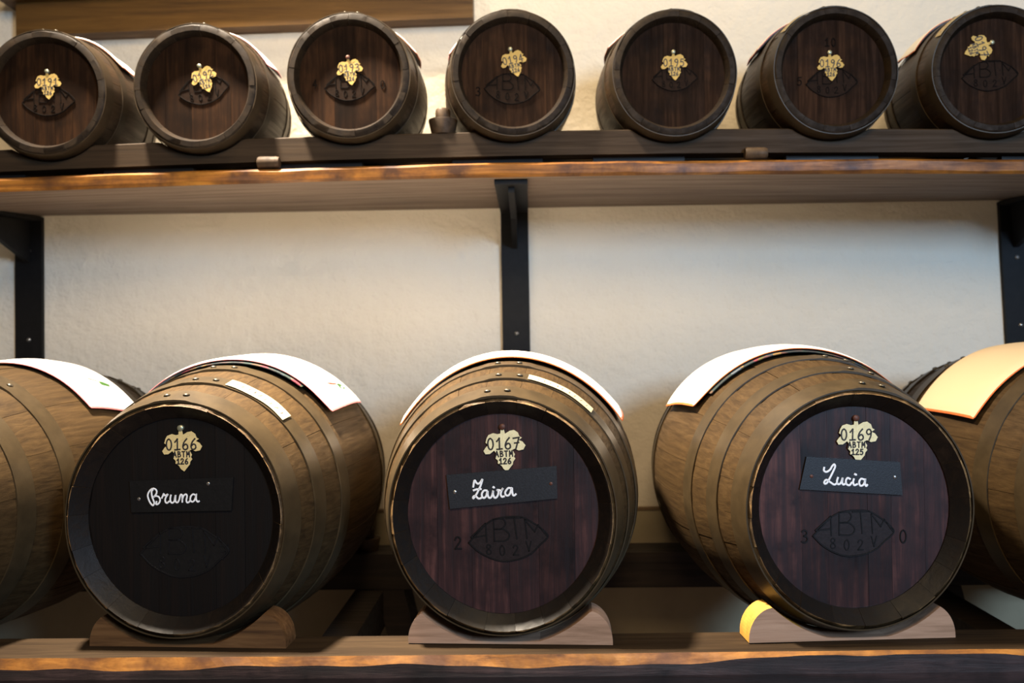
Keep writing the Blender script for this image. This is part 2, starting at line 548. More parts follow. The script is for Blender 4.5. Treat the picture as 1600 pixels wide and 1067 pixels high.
low = [
    B(LOW, -1.02, -0.2524, 6, key='left'),
    B(LOW, -0.5439, -0.2524, 2.94, key='0166'),
    B(LOW, -0.0462, -0.2514, 2.61, key='0167'),
    B(LOW, 0.4901, -0.2465, -3.47, key='0169'),
    B(LOW, 0.98, -0.2455, -4, key='right'),
]
upp = [
    B(UPP, -0.942, 0.5122, -3.2, key='0191'),
    B(UPP, -0.6444, 0.5188, -1.3, key='0192'),
    B(UPP, -0.3447, 0.5341, -0.3, key='0193'),
    B(UPP, -0.0257, 0.5327, -5.0, key='0194'),
    B(UPP, 0.2850, 0.5266, -2.0, key='0195'),
    B(UPP, 0.5925, 0.5254, -2.2, key='0196'),
    B(UPP, 0.8970, 0.5217, 3.5, key='0197'),
]


def notch(barrels, x, ys, ztop, extra):
    z = ztop
    for b in barrels:
        for y in ys:
            q = b.bottom(x, y, extra)
            if q is not None and q < z:
                z = q
    return z


# ------------------------------------------------------------------ shelf with brackets
def bow(x):
    return -0.0115 * (x / 1.0) ** 2


shelf = empty('wall_shelf', (0, 1.86, 0.333))
tag(shelf, 'long wooden wall shelf with glossy orange live edge under the small barrels', 'shelf')
XS0, XS1 = -1.9, 1.9


def shelf_front(x):
    w = 0.0025 * wob(x, 2)
    yb = 1.67 + 0.003 * wob(x * 0.6, 5)
    z0, z1 = 0.333 + bow(x), 0.361 + bow(x)
    return [(1.872, z0, 0), (1.872, z1, 2), (yb + 0.006, z1 + w * 0.4, 1), (yb, z1 - 0.005 + w, 1), (yb + 0.001, z0 + 0.006 + w, 1), (yb + 0.005, z0, 0)]


def shelf_back(x):
    z0, z1 = 0.3335, 0.3615
    return [(2.045, z0, 0), (2.045, z1, 0), (1.876, z1 + bow(x) * .9, 0), (1.876, z0 + bow(x) * .9, 0)]


def place(o, parent):
    """mesh written in world coordinates, hung under an unrotated empty"""
    o.parent = parent
    o.location = -parent.location
    return o


place(grid_prism(XS0, XS1, 150, shelf_front).build('plank', ['shelf_under', 'shelf_edge', 'shelf_top']), shelf)
place(grid_prism(XS0, XS1, 40, shelf_back).build('plank', ['shelf_under']), shelf)


def bracket(xc, label, tilt=0.0, bolts=()):
    w = 0.0325
    e = empty('shelf_bracket', (xc, WALL_Y, 0.30))
    tag(e, label, 'bracket', 'iron shelf brackets')
    mb = MB(); mb.box(-w, w, -0.012, 0, -0.78, 0.030)
    mb.build('wall_plate', 'iron', e)
    zs = 0.0325 + bow(xc) * 0.9
    mb = MB()
    mb.add([(-w, -0.36, zs - 0.010 + bow(xc) * .1), (w, -0.36, zs - 0.010 + bow(xc) * .1), (w, -0.0125, 0.0215), (-w, -0.0125, 0.0215),
            (-w, -0.36, zs + bow(xc) * .1), (w, -0.36, zs + bow(xc) * .1), (w, -0.0125, 0.0315), (-w, -0.0125, 0.0315)],
           [(3, 2, 1, 0), (4, 5, 6, 7), (0, 1, 5, 4), (1, 2, 6, 5), (2, 3, 7, 6), (3, 0, 4, 7)])
    mb.build('shelf_arm', 'iron', e)
    # web plate, seen edge on
    mb = MB()
    z1 = zs - 0.011 + bow(xc) * .1
    pr = [(-0.34, z1), (-0.34, z1 - 0.012), (-0.15, z1 - 0.035), (-0.0125, z1 - 0.085), (-0.0125, 0.02)]
    n = len(pr)
    mb.add([(-0.006, y, z) for y, z in pr] + [(0.006, y, z) for y, z in pr],
           [tuple(range(n)), tuple(range(2 * n - 1, n - 1, -1))] + [((i + 1) % n, i, n + i, n + (i + 1) % n) for i in range(n)])
    mb.build('web', 'iron', e)
    for dz, mt in bolts:
        mb = MB()
        mb.lathe([(0.0001, 0.0155), (0.0045, 0.0145), (0.0055, 0.012), (0.0055, 0.011)][::-1], 12, Matrix.Rotation(R_(90), 4, 'X'))
        o = mb.build('bolt', mt, e, True)
        o.location = (0.001, 0, dz)
    e.rotation_euler = (0, R_(tilt), 0)
    return e


bracket(at(45, 400, 2.04).x, 'black iron shelf bracket at the far left of the wall', 0.3, [(at(42, 392, 2.04).z - .30, 'steel'), (at(40, 531, 2.04).z - .30, 'steel')])
bracket(at(804.5, 400, 2.04).x, 'black iron shelf bracket above the middle barrel tagged 0167', -0.2, [(at(804, 373, 2.04).z - .30, 'iron'), (at(804, 521, 2.04).z - .30, 'steel')])
bracket(at(1585, 400, 2.04).x, 'black iron shelf bracket at the far right of the wall', -2.2, [(at(1596, 402, 2.04).z - .30, 'steel'), (at(1592, 508, 2.04).z - .30, 'steel')])


def cradle(y0, y1, label, ztop, name='cradle_beam'):
    e = empty(name, (0, (y0 + y1) / 2, 0.363))
    tag(e, label, 'beam')

    def sec(x):
        zf = notch(upp, x, (y0,), ztop + bow(x) * 1.45, 0.003)
        zm = notch(upp, x, ((y0 + y1) / 2,), ztop + bow(x) * 1.45, 0.003)
        zk = notch(upp, x, (y1,), ztop + bow(x) * 1.45, 0.003)
        zb = 0.3785 + bow(x) * 1.1
        return [(y1, zb, 0), (y1, zk, 0), ((y0 + y1) / 2, zm, 0), (y0 + 0.002, zf, 0), (y0, zf - 0.002, 0), (y0, zb, 0)]
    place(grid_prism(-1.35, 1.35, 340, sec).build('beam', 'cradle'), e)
    for x in (-1.1, -0.76, -0.42, -0.06, 0.22, 0.6, 1.02):
        m2 = MB()
        m2.box(x - 0.09, x + 0.09, y0 + 0.022, y1 - 0.004, 0.3625 + bow(x) - 0.0005, 0.3785 + bow(x) * 1.1)
        place(m2.build('spacer', 'rail'), e)
    return e


cradle(1.690, 1.735, 'dark notched beam carrying the fronts of the small barrels', 0.4265)
cradle(1.855, 1.90, 'dark notched beam carrying the backs of the small barrels', 0.4265)

# ledger and board high on the wall
led = empty('wall_ledge', (-0.66, WALL_Y, 0.755))
tag(led, 'honey brown wooden ledge fixed high on the wall at upper left', 'ledge')
a0 = at(25, 56, 2.0); a1 = at(739, 27, 2.0); a2 = at(40, 4, 2.0)
mb = MB()
zt = a2.z
mb.add([(a0.x, 2.0, a0.z), (a1.x, 2.0, a1.z), (a1.x, 2.05, a1.z), (a0.x, 2.05, a0.z), (a0.x, 2.0, zt), (a1.x, 2.0, zt + 0.016), (a1.x, 2.05, zt + 0.016), (a0.x, 2.05, zt)],
       [(3, 2, 1, 0), (4, 5, 6, 7), (0, 1, 5, 4), (1, 2, 6, 5), (2, 3, 7, 6), (3, 0, 4, 7)])
place(mb.build('ledger_board', 'ledger'), led)
mb = MB()
mb.add([(a0.x - 0.03, 1.97, zt), (a1.x, 1.97, zt + .016), (a1.x, 2.05, zt + .016), (a0.x - 0.03, 2.05, zt), (a0.x - 0.03, 1.97, zt + .03), (a1.x, 1.97, zt + .046), (a1.x, 2.05, zt + .046), (a0.x - 0.03, 2.05, zt + .03)],
       [(3, 2, 1, 0), (4, 5, 6, 7), (0, 1, 5, 4), (1, 2, 6, 5), (2, 3, 7, 6), (3, 0, 4, 7)])
place(mb.build('top_board', 'ledger'), led)

# ------------------------------------------------------------------ lower rack
rack = empty('barrel_rack', (0, 1.6, -1.15))
tag(rack, 'heavy timber rack with bark edged front beam under the large barrels', 'rack')


def beam_top(x):
    return -0.4490 + 0.0045 * min(x, 0.5) + 0.003 * min(x, 0.6) ** 2


def front_beam(x):
    zt = beam_top(x)
    w = 0.006 * wob(x, 1)
    w2 = 0.0012 * wob(x * 1.7, 4)
    d = 0.014 + w * 0.9 - 0.010 * min(1, max(0, (x - 0.15) / 0.4))
    yf = 1.268
    return [(1.362, -0.518, 2), (1.362, zt, 0), (yf + 0.006 + w2, zt, 1), (yf, zt - max(0.004, d), 2), (yf - 0.002, zt - 0.03, 2), (yf, -0.518, 2)]


place(grid_prism(-1.7, 1.7, 240, front_beam).build('front_beam', ['beam_top', 'beam_edge', 'beam_face']), rack)


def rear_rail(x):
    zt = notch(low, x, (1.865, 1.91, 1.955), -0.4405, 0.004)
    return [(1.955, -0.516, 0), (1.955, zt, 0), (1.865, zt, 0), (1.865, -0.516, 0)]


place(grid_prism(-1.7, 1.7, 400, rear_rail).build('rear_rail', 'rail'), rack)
xl = at(555, 920, 1.87).x
xr = at(1471, 934, 1.87).x
for x0, x1 in ((xl, xl + 0.062), (xr - 0.07, xr), (xl - 1.0, xl - 0.94), (xr + 0.6, xr + 0.66)):
    mb = MB(); mb.box(x0, x1, 1.29, 1.99, -0.60, -0.5185)
    place(mb.build('crosspiece', 'rail'), rack)
    for yy in (1.33, 1.90):
        for s in (-1, 1):
            xc = (x0 + x1) / 2
            mb = MB()
            xa = xc + s * 0.012 + (0.025 if s > 0 else -0.0)
            xb = xc + s * 0.20
            z0, z1 = -1.15, -0.60 if yy < 1.5 else -0.517
            y0, y1 = yy - 0.03, yy + 0.03
            if yy > 1.5:
                y0, y1 = 1.865, 1.955
                if s < 0:
                    z1 = -0.60
                else:
                    xa = xc + 0.045
            mb.add([(xb - .03, y0, z0), (xb + .03, y0, z0), (xb + .03, y1, z0), (xb - .03, y1, z0), (xa - .03 * (s > 0) - .03 * (s < 0), y0, z1), (xa + .03, y0, z1), (xa + .03, y1, z1), (xa - .03, y1, z1)],
                   [(3, 2, 1, 0), (4, 5, 6, 7), (0, 1, 5, 4), (1, 2, 6, 5), (2, 3, 7, 6), (3, 0, 4, 7)])
            place(mb.build('leg', 'rail'), rack)


def chock(b, mat, label, x0, x1, endmat=None):
    """half-round wedge under the front of a barrel: x0..x1 in the barrel's own frame"""
    y0, y1 = 0.016, 0.062
    base = max(beam_top(b.X + q) for q in (-0.16, 0, 0.16)) + 0.0003
    e = empty('barrel_chock', (b.X, b.Y, base), -b.yaw)
    tag(e, label, 'chock', 'wooden chocks on the front beam')
    hz = 0.050
    prof = []
    n = 64
    rr = max(b.r(y0), b.r(y1)) + 0.0035
    zc = b.Z - base
    for i in range(n + 1):
        x = x0 + (x1 - x0) * (0.5 - 0.5 * math.cos(math.pi * i / n))
        d = min(x - x0, x1 - x)
        top = hz * (math.sqrt(max(0, 1 - (1 - min(d / 0.040, 1)) ** 2)) if d < 0.040 else 1)
        top = 0.004 + top * 0.96
        q = 1 - (x / (rr * (1 - b.e))) ** 2
        if q > 0:
            top = min(top, zc - rr * (1 + b.e) * math.sqrt(q))
        prof.append((x, max(top, 0.004)))
    full = [(x0, 0), (x1, 0)] + prof[::-1]
    m = MB()
    m.prism(full, y0, y1, 0, ends=lambda i: 1 if (endmat and (i > len(full) - 24 or i < 1)) else 0)
    m.build('wedge', [mat, endmat or mat], e)
    return e


# ------------------------------------------------------------------ barrel builder
def make_barrel(b, label, headmat, seed, hoops, group):
    rg = random.Random(seed)
    root = empty('barrel', (b.X, b.Y, b.Z), -b.yaw)
    tag(root, label, 'barrel', group)
    sm = b.small
    L = b.L
    smat = 'stave_small' if sm else 'stave'
    depth = 0.016 if sm else 0.025          # head sits this far inside the front end
    rin = b.rh - (0.0185 if sm else 0.0235)  # radius of the head
    endw = 0.012 if sm else 0.0045
    # staves
    ws = [rg.uniform(0.75, 1.25) for _ in range(b.ns)]
    tot = sum(ws)
    a = rg.uniform(0, 1)
    gap = 0.00025
    ts = [0, 0.006, 0.03, 0.09, 0.17, 0.25, 0.33, 0.41, 0.49, 0.57, 0.63, 0.654, 0.66]
    ts = [t * L / 0.66 for t in ts]
    for i in range(b.ns):
        da = 2 * math.pi * ws[i] / tot
        mb = MB()
        proud = rg.uniform(-0.0006, 0.0006)
        jag = rg.uniform(-0.0012, 0.0012) * (0.6 if sm else 1.5)
        na = 4
        rows = []
        for k in range(na + 1):
            f = k / na
            aa = a + gap / b.rb + (da - 2 * gap / b.rb) * f
            edge = 0.0006 * (abs(2 * f - 1) ** 6)
            outer = []
            for j, t in enumerate(ts):
                h = proud - edge
                tt = t
                if j == 0:
                    h -= 0.0015 + rg.uniform(0, 0.0012 if sm else 0.0026)
                    tt = t + jag + rg.uniform(0, 0.0008 if sm else 0.0022)
                if j == len(ts) - 1:
                    h -= 0.0015
                outer.append(b.local(t, aa, h)); outer[-1].y = tt
            inner = []
            end_in = b.local(0, aa, -endw); end_in.y = jag
            bev = b.local(0, aa, -(b.rh - rin) - 0.0002); bev.y = depth * 0.9
            bev2 = b.local(0, aa, -(b.rh - rin) - 0.0002); bev2.y = depth + 0.016
            mid = b.local(L / 2, aa, -0.022)
            e2 = b.local(L, aa, -(b.rh - rin) - 0.0002); e2.y = L - depth
            e3 = b.local(L, aa, -endw)
            rows.append(outer + [e3, e2, mid, bev2, bev, end_in])
        n = len(rows[0])
        vs = [p for r in rows for p in r]
        fs, ms = [], []
        no = len(ts)
        for k in range(na):
            for j in range(n):
                j2 = (j + 1) % n
                fs.append((k * n + j, (k + 1) * n + j, (k + 1) * n + j2, k * n + j2))
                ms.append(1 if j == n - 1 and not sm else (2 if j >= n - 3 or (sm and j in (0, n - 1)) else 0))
        fs.append(tuple(range(n)))
        fs.append(tuple(na * n + j for j in range(n - 1, -1, -1)))
        ms += [0, 0]
        mb.v = [tuple(p) for p in vs]; mb.f = fs; mb.m = ms
        mb.build('stave', [smat, 'rim', 'chime_small' if sm else 'chime'], root, True, 35)
        a += da
    # heads: boards cut to the circle
    nb = 6 if not sm else 5
    for face in (0, 1):
        cuts = [-1.0]
        wl = [rg.uniform(0.7, 1.3) for _ in range(nb)]
        s = 0
        for w in wl:
            s += w
            cuts.append(-1 + 2 * s / sum(wl))
        rx, rz = rin * (1 - b.e), rin * (1 + b.e)
        for i in range(nb):
            x0, x1 = cuts[i] + 0.0012, cuts[i + 1] - 0.0012
            x0 = max(x0, -0.9995); x1 = min(x1, 0.9995)
            ns = 10
            top = [(x0 + (x1 - x0) * k / ns) for k in range(ns + 1)]
            prof = [(x * rx, -math.sqrt(1 - x * x) * rz) for x in top] + [(x * rx, math.sqrt(1 - x * x) * rz) for x in reversed(top)]
            mb = MB()
            off = rg.uniform(-0.0005, 0.0005)
            if face == 0:
                mb.prism(prof, depth + off, depth + 0.014)
            else:
                mb.prism(prof, L - depth - 0.014, L - depth + off)
            mb.build('head_board', headmat if face == 0 else smat, root)
    # hoops
    th = 0.0012 if sm else 0.0018
    for (t0, t1, ra) in hoops:
        mb = MB()
        seg = 112
        vs = []
        lap0 = R_(ra) - 0.16
        for k in range(seg):
            aa = 2 * math.pi * k / seg
            d = (aa - lap0) % (2 * math.pi)
            ex = th * 0.8 if d < (0.36 if not sm else 0.42) else 0.0
            tw = 0.0006 * math.sin(3 * aa + seed) + 0.0004 * math.sin(7 * aa)
            for t, h in ((t0, 0.0002), (t0, th + 0.0006 + ex), (t1, th + 0.0006 + ex), (t1, 0.0002)):
                p = b.local(t, aa, h)
                p.y += tw
                vs.append(p)
        fs = []
        for k in range(seg):
            k2 = (k + 1) % seg
            for j in range(4):
                j2 = (j + 1) % 4
                fs.append((k * 4 + j, k2 * 4 + j, k2 * 4 + j2, k * 4 + j2))
        mb.add(vs, fs)
        hp = mb.build('hoop', 'hoop_small' if sm else 'hoop', root, True, 30)
        for da in ((-0.085, 0.085) if not sm else (-0.10, 0.10)):
            aa = R_(ra) + da + 0.02
            tm = (t0 + t1) / 2
            c = b.local(tm, aa, th * 1.8 + 0.0004)
            n = (b.local(tm, aa, 0.01) - b.local(tm, aa, 0)).normalized()
            Mx = Matrix.Translation(c) @ n.to_track_quat('Z', 'Y').to_matrix().to_4x4()
            mb = MB()
            s = 0.0055 if not sm else 0.0042
            mb.lathe([(s, 0), (s * 0.85, s * 0.35), (s * 0.4, s * 0.55)], 10, Mx)
            mb.build('rivet', 'rivet', hp, True)
    b.root, b.depth, b.rin = root, depth, rin
    return root


def leaf_tag(b, px, py, rot, width, line1, line3, nail, pale=False):
    cx, cz = b.face(px, py, b.depth)
    ca, sa = math.cos(rot), math.sin(rot)
    y0 = b.depth - 0.0022
    mb = MB()

    def tr(p):
        return (cx + (p[0] * ca - p[1] * sa) * width, cz + (p[0] * sa + p[1] * ca) * width)
    prof = [tr(p) for p in LEAF][::-1]
    mb.prism(prof, y0 - 0.0012, y0)
    pm = 'paper_small' if b.small else ('paper_pale' if pale else 'paper')
    leaf = mb.build('leaf_tag', pm, b.root)
    leaf['label'] = 'cream paper grape leaf tag with handwritten number'
    mb = MB()
    yt = y0 - 0.0013
    w = width
    c1 = tr((-0.02, 0.13)); c2 = tr((-0.02, -0.115)); c3 = tr((0.0, -0.29))
    write(mb, line1, c1[0], c1[1], 0.265 * w, 0.040 * w, yt, 0.0003, 0.78, rot)
    write(mb, 'ABTM', c2[0], c2[1], 0.130 * w, 0.032 * w, yt, 0.0003, 0.86, rot)
    write(mb, line3, c3[0], c3[1], 0.130 * w, 0.034 * w, yt, 0.0003, 0.80, rot)
    mb.build('number_lettering', 'ink', leaf)
    # raised veins
    mb = MB()
    for pts in ([(-.03, .46), (-.02, .0)], [(-.02, .22), (.22, .36)], [(.0, .20), (.40, .06)], [(-.06, .2), (-.30, .26)], [(-.08, .16), (-.42, -.06)]):
        stroke(mb, [tr(p) for p in pts], 0.012 * w, yt + 0.0001, 0.0003, curve=False)
    mb.build('vein', pm, leaf)
    n = tr((-0.03, 0.53))
    mb = MB()
    Mx = Matrix.Translation((n[0], y0, n[1])) @ Matrix.Rotation(R_(90), 4, 'X')
    r = 0.0042 if b.small else 0.0048
    mb.lathe([(r, -0.002), (r, 0.0022), (r * .7, 0.0034), (r * .2, 0.0038)], 14, Mx)
    mb.build('nail', nail, leaf, True, 40)


def name_plate(b, quad, mat, strokes, org, sc, lw, screws, label):
    mb = MB()
    pts = [b.face(x, y, b.depth) for x, y in quad]     # tl, tr, br, bl
    prof = [pts[3], pts[2], pts[1], pts[0]]
    y0 = b.depth - 0.0008
    mb.prism(prof, y0 - 0.003, y0)
    pl = mb.build('name_plate', mat, b.root)
    pl['label'] = label
    mb = MB()
    for st in strokes:
        stroke(mb, [b.face(org[0] + x / sc, org[1] + y / sc, b.depth) for x, y in st], lw, y0 - 0.0031, 0.0004)
    mb.build('name_lettering', 'white_paint', pl)
    for (x, y, mt) in screws:
        p = b.face(x, y, b.depth)
        mb = MB()
        Mx = Matrix.Translation((p[0], y0 - 0.003, p[1])) @ Matrix.Rotation(R_(90), 4, 'X')
        mb.lathe([(0.0026, -0.001), (0.0026, 0.0006), (0.0014, 0.0013)], 12, Mx)
        mb.build('screw', mt, pl, True, 40)


def eye_mark(b, px, py, wpx, rot, digits=(), fill=True):
    cx, cz = b.face(px, py, b.depth)
    x2, _ = b.face(px + wpx / 2, py, b.depth)
    s = x2 - cx
    ca, sa = math.cos(rot), math.sin(rot)

    def tr(p):
        q = _eye(p)
        return (cx + (q[0] * ca - q[1] * sa) * s, cz + (q[0] * sa + q[1] * ca) * s)
    y0 = b.depth - 0.0006
    mb = MB()
    prof = [tr(p) for p in EYE_OUT]
    mb.prism(prof[::-1], y0 - 0.0003, y0)
    em = mb.build('branded_mark', 'burn_small' if b.small else ('plate_dull' if b.key == '0166' else 'burn'), b.root)
    em['label'] = 'burnt-in eye shaped mark with letters'
    mb = MB()
    w = s * 0.040
    yt = y0 - 0.0003
    loop = [tr(p) for p in EYE_OUT] + [tr(EYE_OUT[0])]
    stroke(mb, loop, w, yt, 0.0009)
    for st in EYE_LET:
        stroke(mb, [tr(p) for p in st], w, yt, 0.0009, curve=len(st) > 2)
    for ch, x, y in EYE_NUM:
        q = tr((x, y))
        write(mb, ch, q[0], q[1], s * 0.24, w * 0.9, yt, 0.0008, rot=rot)
    for ch, dx, dy in digits:
        q = b.face(dx, dy, b.depth)
        write(mb, ch, q[0], q[1], s * 0.30, w, y0, 0.0009, rot=rot)
    mb.build('branded_lettering', 'groove_small' if b.small else 'groove', em)


def paper_strip(b, t0, t1, a0, a1, h, seed):
    rg = random.Random(seed)
    mb = MB()
    n = 24
    vs = []
    for i in range(n + 1):
        a = R_(a0 + (a1 - a0) * i / n)
        for t, hh in ((t0, h), (t0, h + 0.0006), (t1, h + 0.0006), (t1, h)):
            vs.append(b.local(t + 0.001 * math.sin(i * .4 + seed), a, hh))
    fs = []
    for i in range(n):
        for j in range(4):
            j2 = (j + 1) % 4
            fs.append((i * 4 + j, i * 4 + 4 + j, i * 4 + 4 + j2, i * 4 + j2))
    fs += [(0, 1, 2, 3), (n * 4 + 3, n * 4 + 2, n * 4 + 1, n * 4)]
    mb.add(vs, fs)
    st = mb.build('paper_strip', 'strip', b.root, True, 40)
    st['label'] = 'cream paper strip with faint handwriting'
    # faint scribbled marks
    mb = MB()

    def mapf(q, yy):
        return b.local(t0 + (t1 - t0) * q.y, R_(q.x), h + 0.0007 - yy)
    nmk = 9 if not b.small else 5
    for i in range(nmk):
        aa = a0 + (a1 - a0) * (0.12 + 0.76 * i / (nmk - 1))
        pts = [(aa + rg.uniform(-.5, .5), 0.30), (aa + rg.uniform(0, .8), rg.uniform(.5, .7)), (aa + rg.uniform(-.3, .6), rg.uniform(.4, .6))]
        L = smooth_line(pts, 4)
        v2, f2 = [], []
        for q in L:
            v2 += [mapf(Vector((q.x, q.y)), 0), mapf(Vector((q.x + 0.28, q.y)), 0)]
        f2 = [(2 * k, 2 * k + 1, 2 * k + 3, 2 * k + 2) for k in range(len(L) - 1)]
        mb.add(v2, f2)
    mb.build('scribble', 'ink', st)


def cloth(b, corners, label, mat='cloth', hem='hem_pink', printed=False, lift=0.004, thick=0.006, seed=1, motif=None, group=None):
    """folded napkin over a barrel. corners: (t, angle) front-left, front-right, back-right, back-left"""
    rg = random.Random(seed)
    fl, fr, br, bl = corners
    nu, nv = 40, 18
    ph = [rg.uniform(0, 6) for _ in range(4)]

    def P(u, v, h):
        ta = fl[0] * (1 - u) + fr[0] * u
        tb = bl[0] * (1 - u) + br[0] * u
        aa = fl[1] * (1 - u) + fr[1] * u
        ab = bl[1] * (1 - u) + br[1] * u
        t = ta * (1 - v) + tb * v + 0.004 * math.sin(u * 5 + ph[2]) * (1 - v) * (0.4 if b.small else 1)
        a = aa * (1 - v) + ab * v
        edge = max(0.0, abs(2 * u - 1) - 0.8) / 0.2
        w = 0.0012 * math.sin(u * 9 + ph[0] + v * 2) + 0.0010 * math.sin(v * 7 + ph[1] + 3 * u)
        return b.local(t, R_(a), lift + h + w + 0.003 * edge * edge * (0.5 + 0.5 * math.sin(ph[3] + v * 3)))
    root = empty('linen_napkin', b.to_world(b.local((fl[0] + br[0]) / 2, 0, lift)), -b.yaw)
    tag(root, label, 'cloth', group)
    off = Vector((0, 0, 0)) - b.local((fl[0] + br[0]) / 2, 0, lift)

    def patch(name, u0, u1, v0, v1, h0, h1, mt, nuu, nvv):
        m = MB()
        vs = []
        for i in range(nuu + 1):
            for j in range(nvv + 1):
                u = u0 + (u1 - u0) * i / nuu; v = v0 + (v1 - v0) * j / nvv
                e = min(i, nuu - i, j, nvv - j)
                rd = (h1 - h0) * 0.35 if e == 0 else 0
                vs.append(P(u, v, h0 + rd) + off)
                vs.append(P(u, v, h1 - rd) + off)
        idx = lambda i, j, s: (i * (nvv + 1) + j) * 2 + s
        fs = []
        for i in range(nuu):
            for j in range(nvv):
                fs.append((idx(i, j, 1), idx(i + 1, j, 1), idx(i + 1, j + 1, 1), idx(i, j + 1, 1)))
                fs.append((idx(i, j + 1, 0), idx(i + 1, j + 1, 0), idx(i + 1, j, 0), idx(i, j, 0)))
            fs.append((idx(i, 0, 0), idx(i + 1, 0, 0), idx(i + 1, 0, 1), idx(i, 0, 1)))
            fs.append((idx(i, nvv, 1), idx(i + 1, nvv, 1), idx(i + 1, nvv, 0), idx(i, nvv, 0)))
        for j in range(nvv):
            fs.append((idx(0, j, 1), idx(0, j + 1, 1), idx(0, j + 1, 0), idx(0, j, 0)))
            fs.append((idx(nuu, j, 0), idx(nuu, j + 1, 0), idx(nuu, j + 1, 1), idx(nuu, j, 1)))
        m.add(vs, fs)
        return m.build(name, mt, root, True, 60)
    h0 = 0.0
    if printed:
        patch('printed_layer', 0.08, 0.84, -0.045, 0.97, 0.0, thick * 0.9, 'print', 30, 8)
        h0 = thick * 0.95
    patch('cloth_panel', 0, 1, 0, 1, h0, h0 + thick, mat, nu, nv)
    for (u0, u1) in ((-0.006, 0.008), (0.992, 1.006)):
        patch('hem', u0, u1, -0.004, 1.004, h0 + thick * 0.25, h0 + thick * 0.8, hem, 2, 20)
    patch('hem', 0.0, 1.0, -0.010, 0.004, h0 + thick * 0.30, h0 + thick * 0.62, hem, 40, 2)
    if motif:
        u, v = motif
        m = MB()
        def q(du, dv):
            return P(u + du, v + dv, h0 + thick + 0.0004) + off
        m.add([q(-.010, -.02), q(.006, .05), q(.014, .20), q(.004, .22), q(-.006, .08)], [(0, 1, 2, 3, 4)], 0)
        m.add([q(.010, .20), q(.040, .18), q(.046, .34), q(.022, .40), q(.004, .30)], [(0, 1, 2, 3, 4)], 1)
        m.build('embroidery', ['thread_red', 'thread_green'], root)
    return root


# ------------------------------------------------------------------ large barrels
G1 = 'large barrels on the lower rack'
H_LOW = [(0.002, 0.040, 0), (0.080, 0.112, 4), (0.168, 0.202, 2), (0.458, 0.492, 0), (0.548, 0.580, 5), (0.620, 0.658, -3)]


def lowhoops(ra):
    return [(t0, t1, ra + d) for t0, t1, d in H_LOW]


make_barrel(low[0], 'large dark brown barrel cut off by the left edge of the picture', 'head_plum', 11, lowhoops(20), G1)
make_barrel(low[1], 'large barrel with black head, leaf tag 0166 and dull black nameplate', 'head_black', 12, lowhoops(-2), G1)
make_barrel(low[2], 'large plum headed barrel with leaf tag 0167 and tilted black nameplate', 'head_plum', 13, lowhoops(-3), G1)
make_barrel(low[3], 'large plum headed barrel with leaf tag 0169 and bluish black nameplate', 'head_plum', 14, lowhoops(8), G1)
make_barrel(low[4], 'large dark brown barrel cut off by the right edge of the picture', 'head_plum', 15, lowhoops(-25), G1)

b66, b67, b69 = low[1], low[2], low[3]
leaf_tag(b66, 286, 702, R_(1), 0.0625, '0166', '126', 'brass')
leaf_tag(b67, 788.5, 701, R_(2), 0.064, '0167', '126', 'rust', True)
leaf_tag(b69, 1338, 687, R_(-1), 0.0625, '0169', '125', 'rust', True)

name_plate(b66, [(204, 751), (366, 745), (363, 797), (207, 800)], 'plate_dull',
           [[(300, 360), (272, 400), (285, 520), (330, 640), (320, 690), (295, 712), (240, 650), (200, 560), (185, 480), (215, 400), (270, 345), (330, 330), (380, 370), (385, 430), (350, 490), (310, 525),
             (360, 500), (420, 510), (460, 560), (460, 620), (430, 670), (390, 690), (372, 675), (385, 625)],
            [(505, 540), (530, 490), (545, 450), (565, 485), (600, 480), (640, 460), (600, 520), (580, 580), (590, 640), (625, 655), (670, 620)],
            [(710, 480), (695, 560), (705, 630), (740, 655), (785, 620), (800, 550), (815, 480), (810, 570), (820, 630), (860, 645), (895, 590), (920, 490), (940, 465), (965, 490), (968, 630)],
            [(968, 570), (1000, 490), (1050, 460), (1075, 500), (1060, 590), (1075, 645), (1120, 635), (1150, 590)],
            [(1260, 475), (1210, 460), (1160, 510), (1150, 590), (1190, 630), (1240, 600), (1270, 530), (1285, 450), (1280, 540), (1290, 600), (1320, 630), (1350, 615)]],
           (220, 740), 14.55, 0.0026, [(327, 755, 'steel'), (219, 779, 'steel')], 'dull black nameplate with white script lettering')
name_plate(b67, [(698, 741.5), (869.5, 727.5), (871, 778), (703.5, 794.5)], 'plate',
           [[(265, 530), (290, 400), (330, 450), (370, 470), (420, 430), (455, 375), (420, 500), (375, 600), (340, 670), (300, 730), (265, 775), (265, 740), (310, 720), (360, 770), (400, 775), (435, 760)],
            [(275, 605), (340, 585), (425, 580)],
            [(545, 612), (490, 610), (445, 670), (450, 740), (490, 765), (535, 720), (560, 620), (565, 700), (590, 760), (630, 755), (660, 700), (680, 610), (675, 680), (700, 750), (735, 760), (772, 715), (790, 635), (765, 600)],
            [(765, 600), (800, 600), (850, 610), (885, 555), (850, 620), (835, 690), (860, 740), (905, 730)], [(680, 540), (692, 548), (700, 545)],
            [(1040, 562), (990, 560), (930, 640), (940, 700), (985, 715), (1030, 670), (1065, 550), (1075, 640), (1090, 705), (1120, 710), (1150, 685)]],
           (720, 720), 13.336, 0.0030, [(711, 768, 'steel'), (861, 755, 'rust')], 'black nameplate with white script lettering, tilted up to the right')
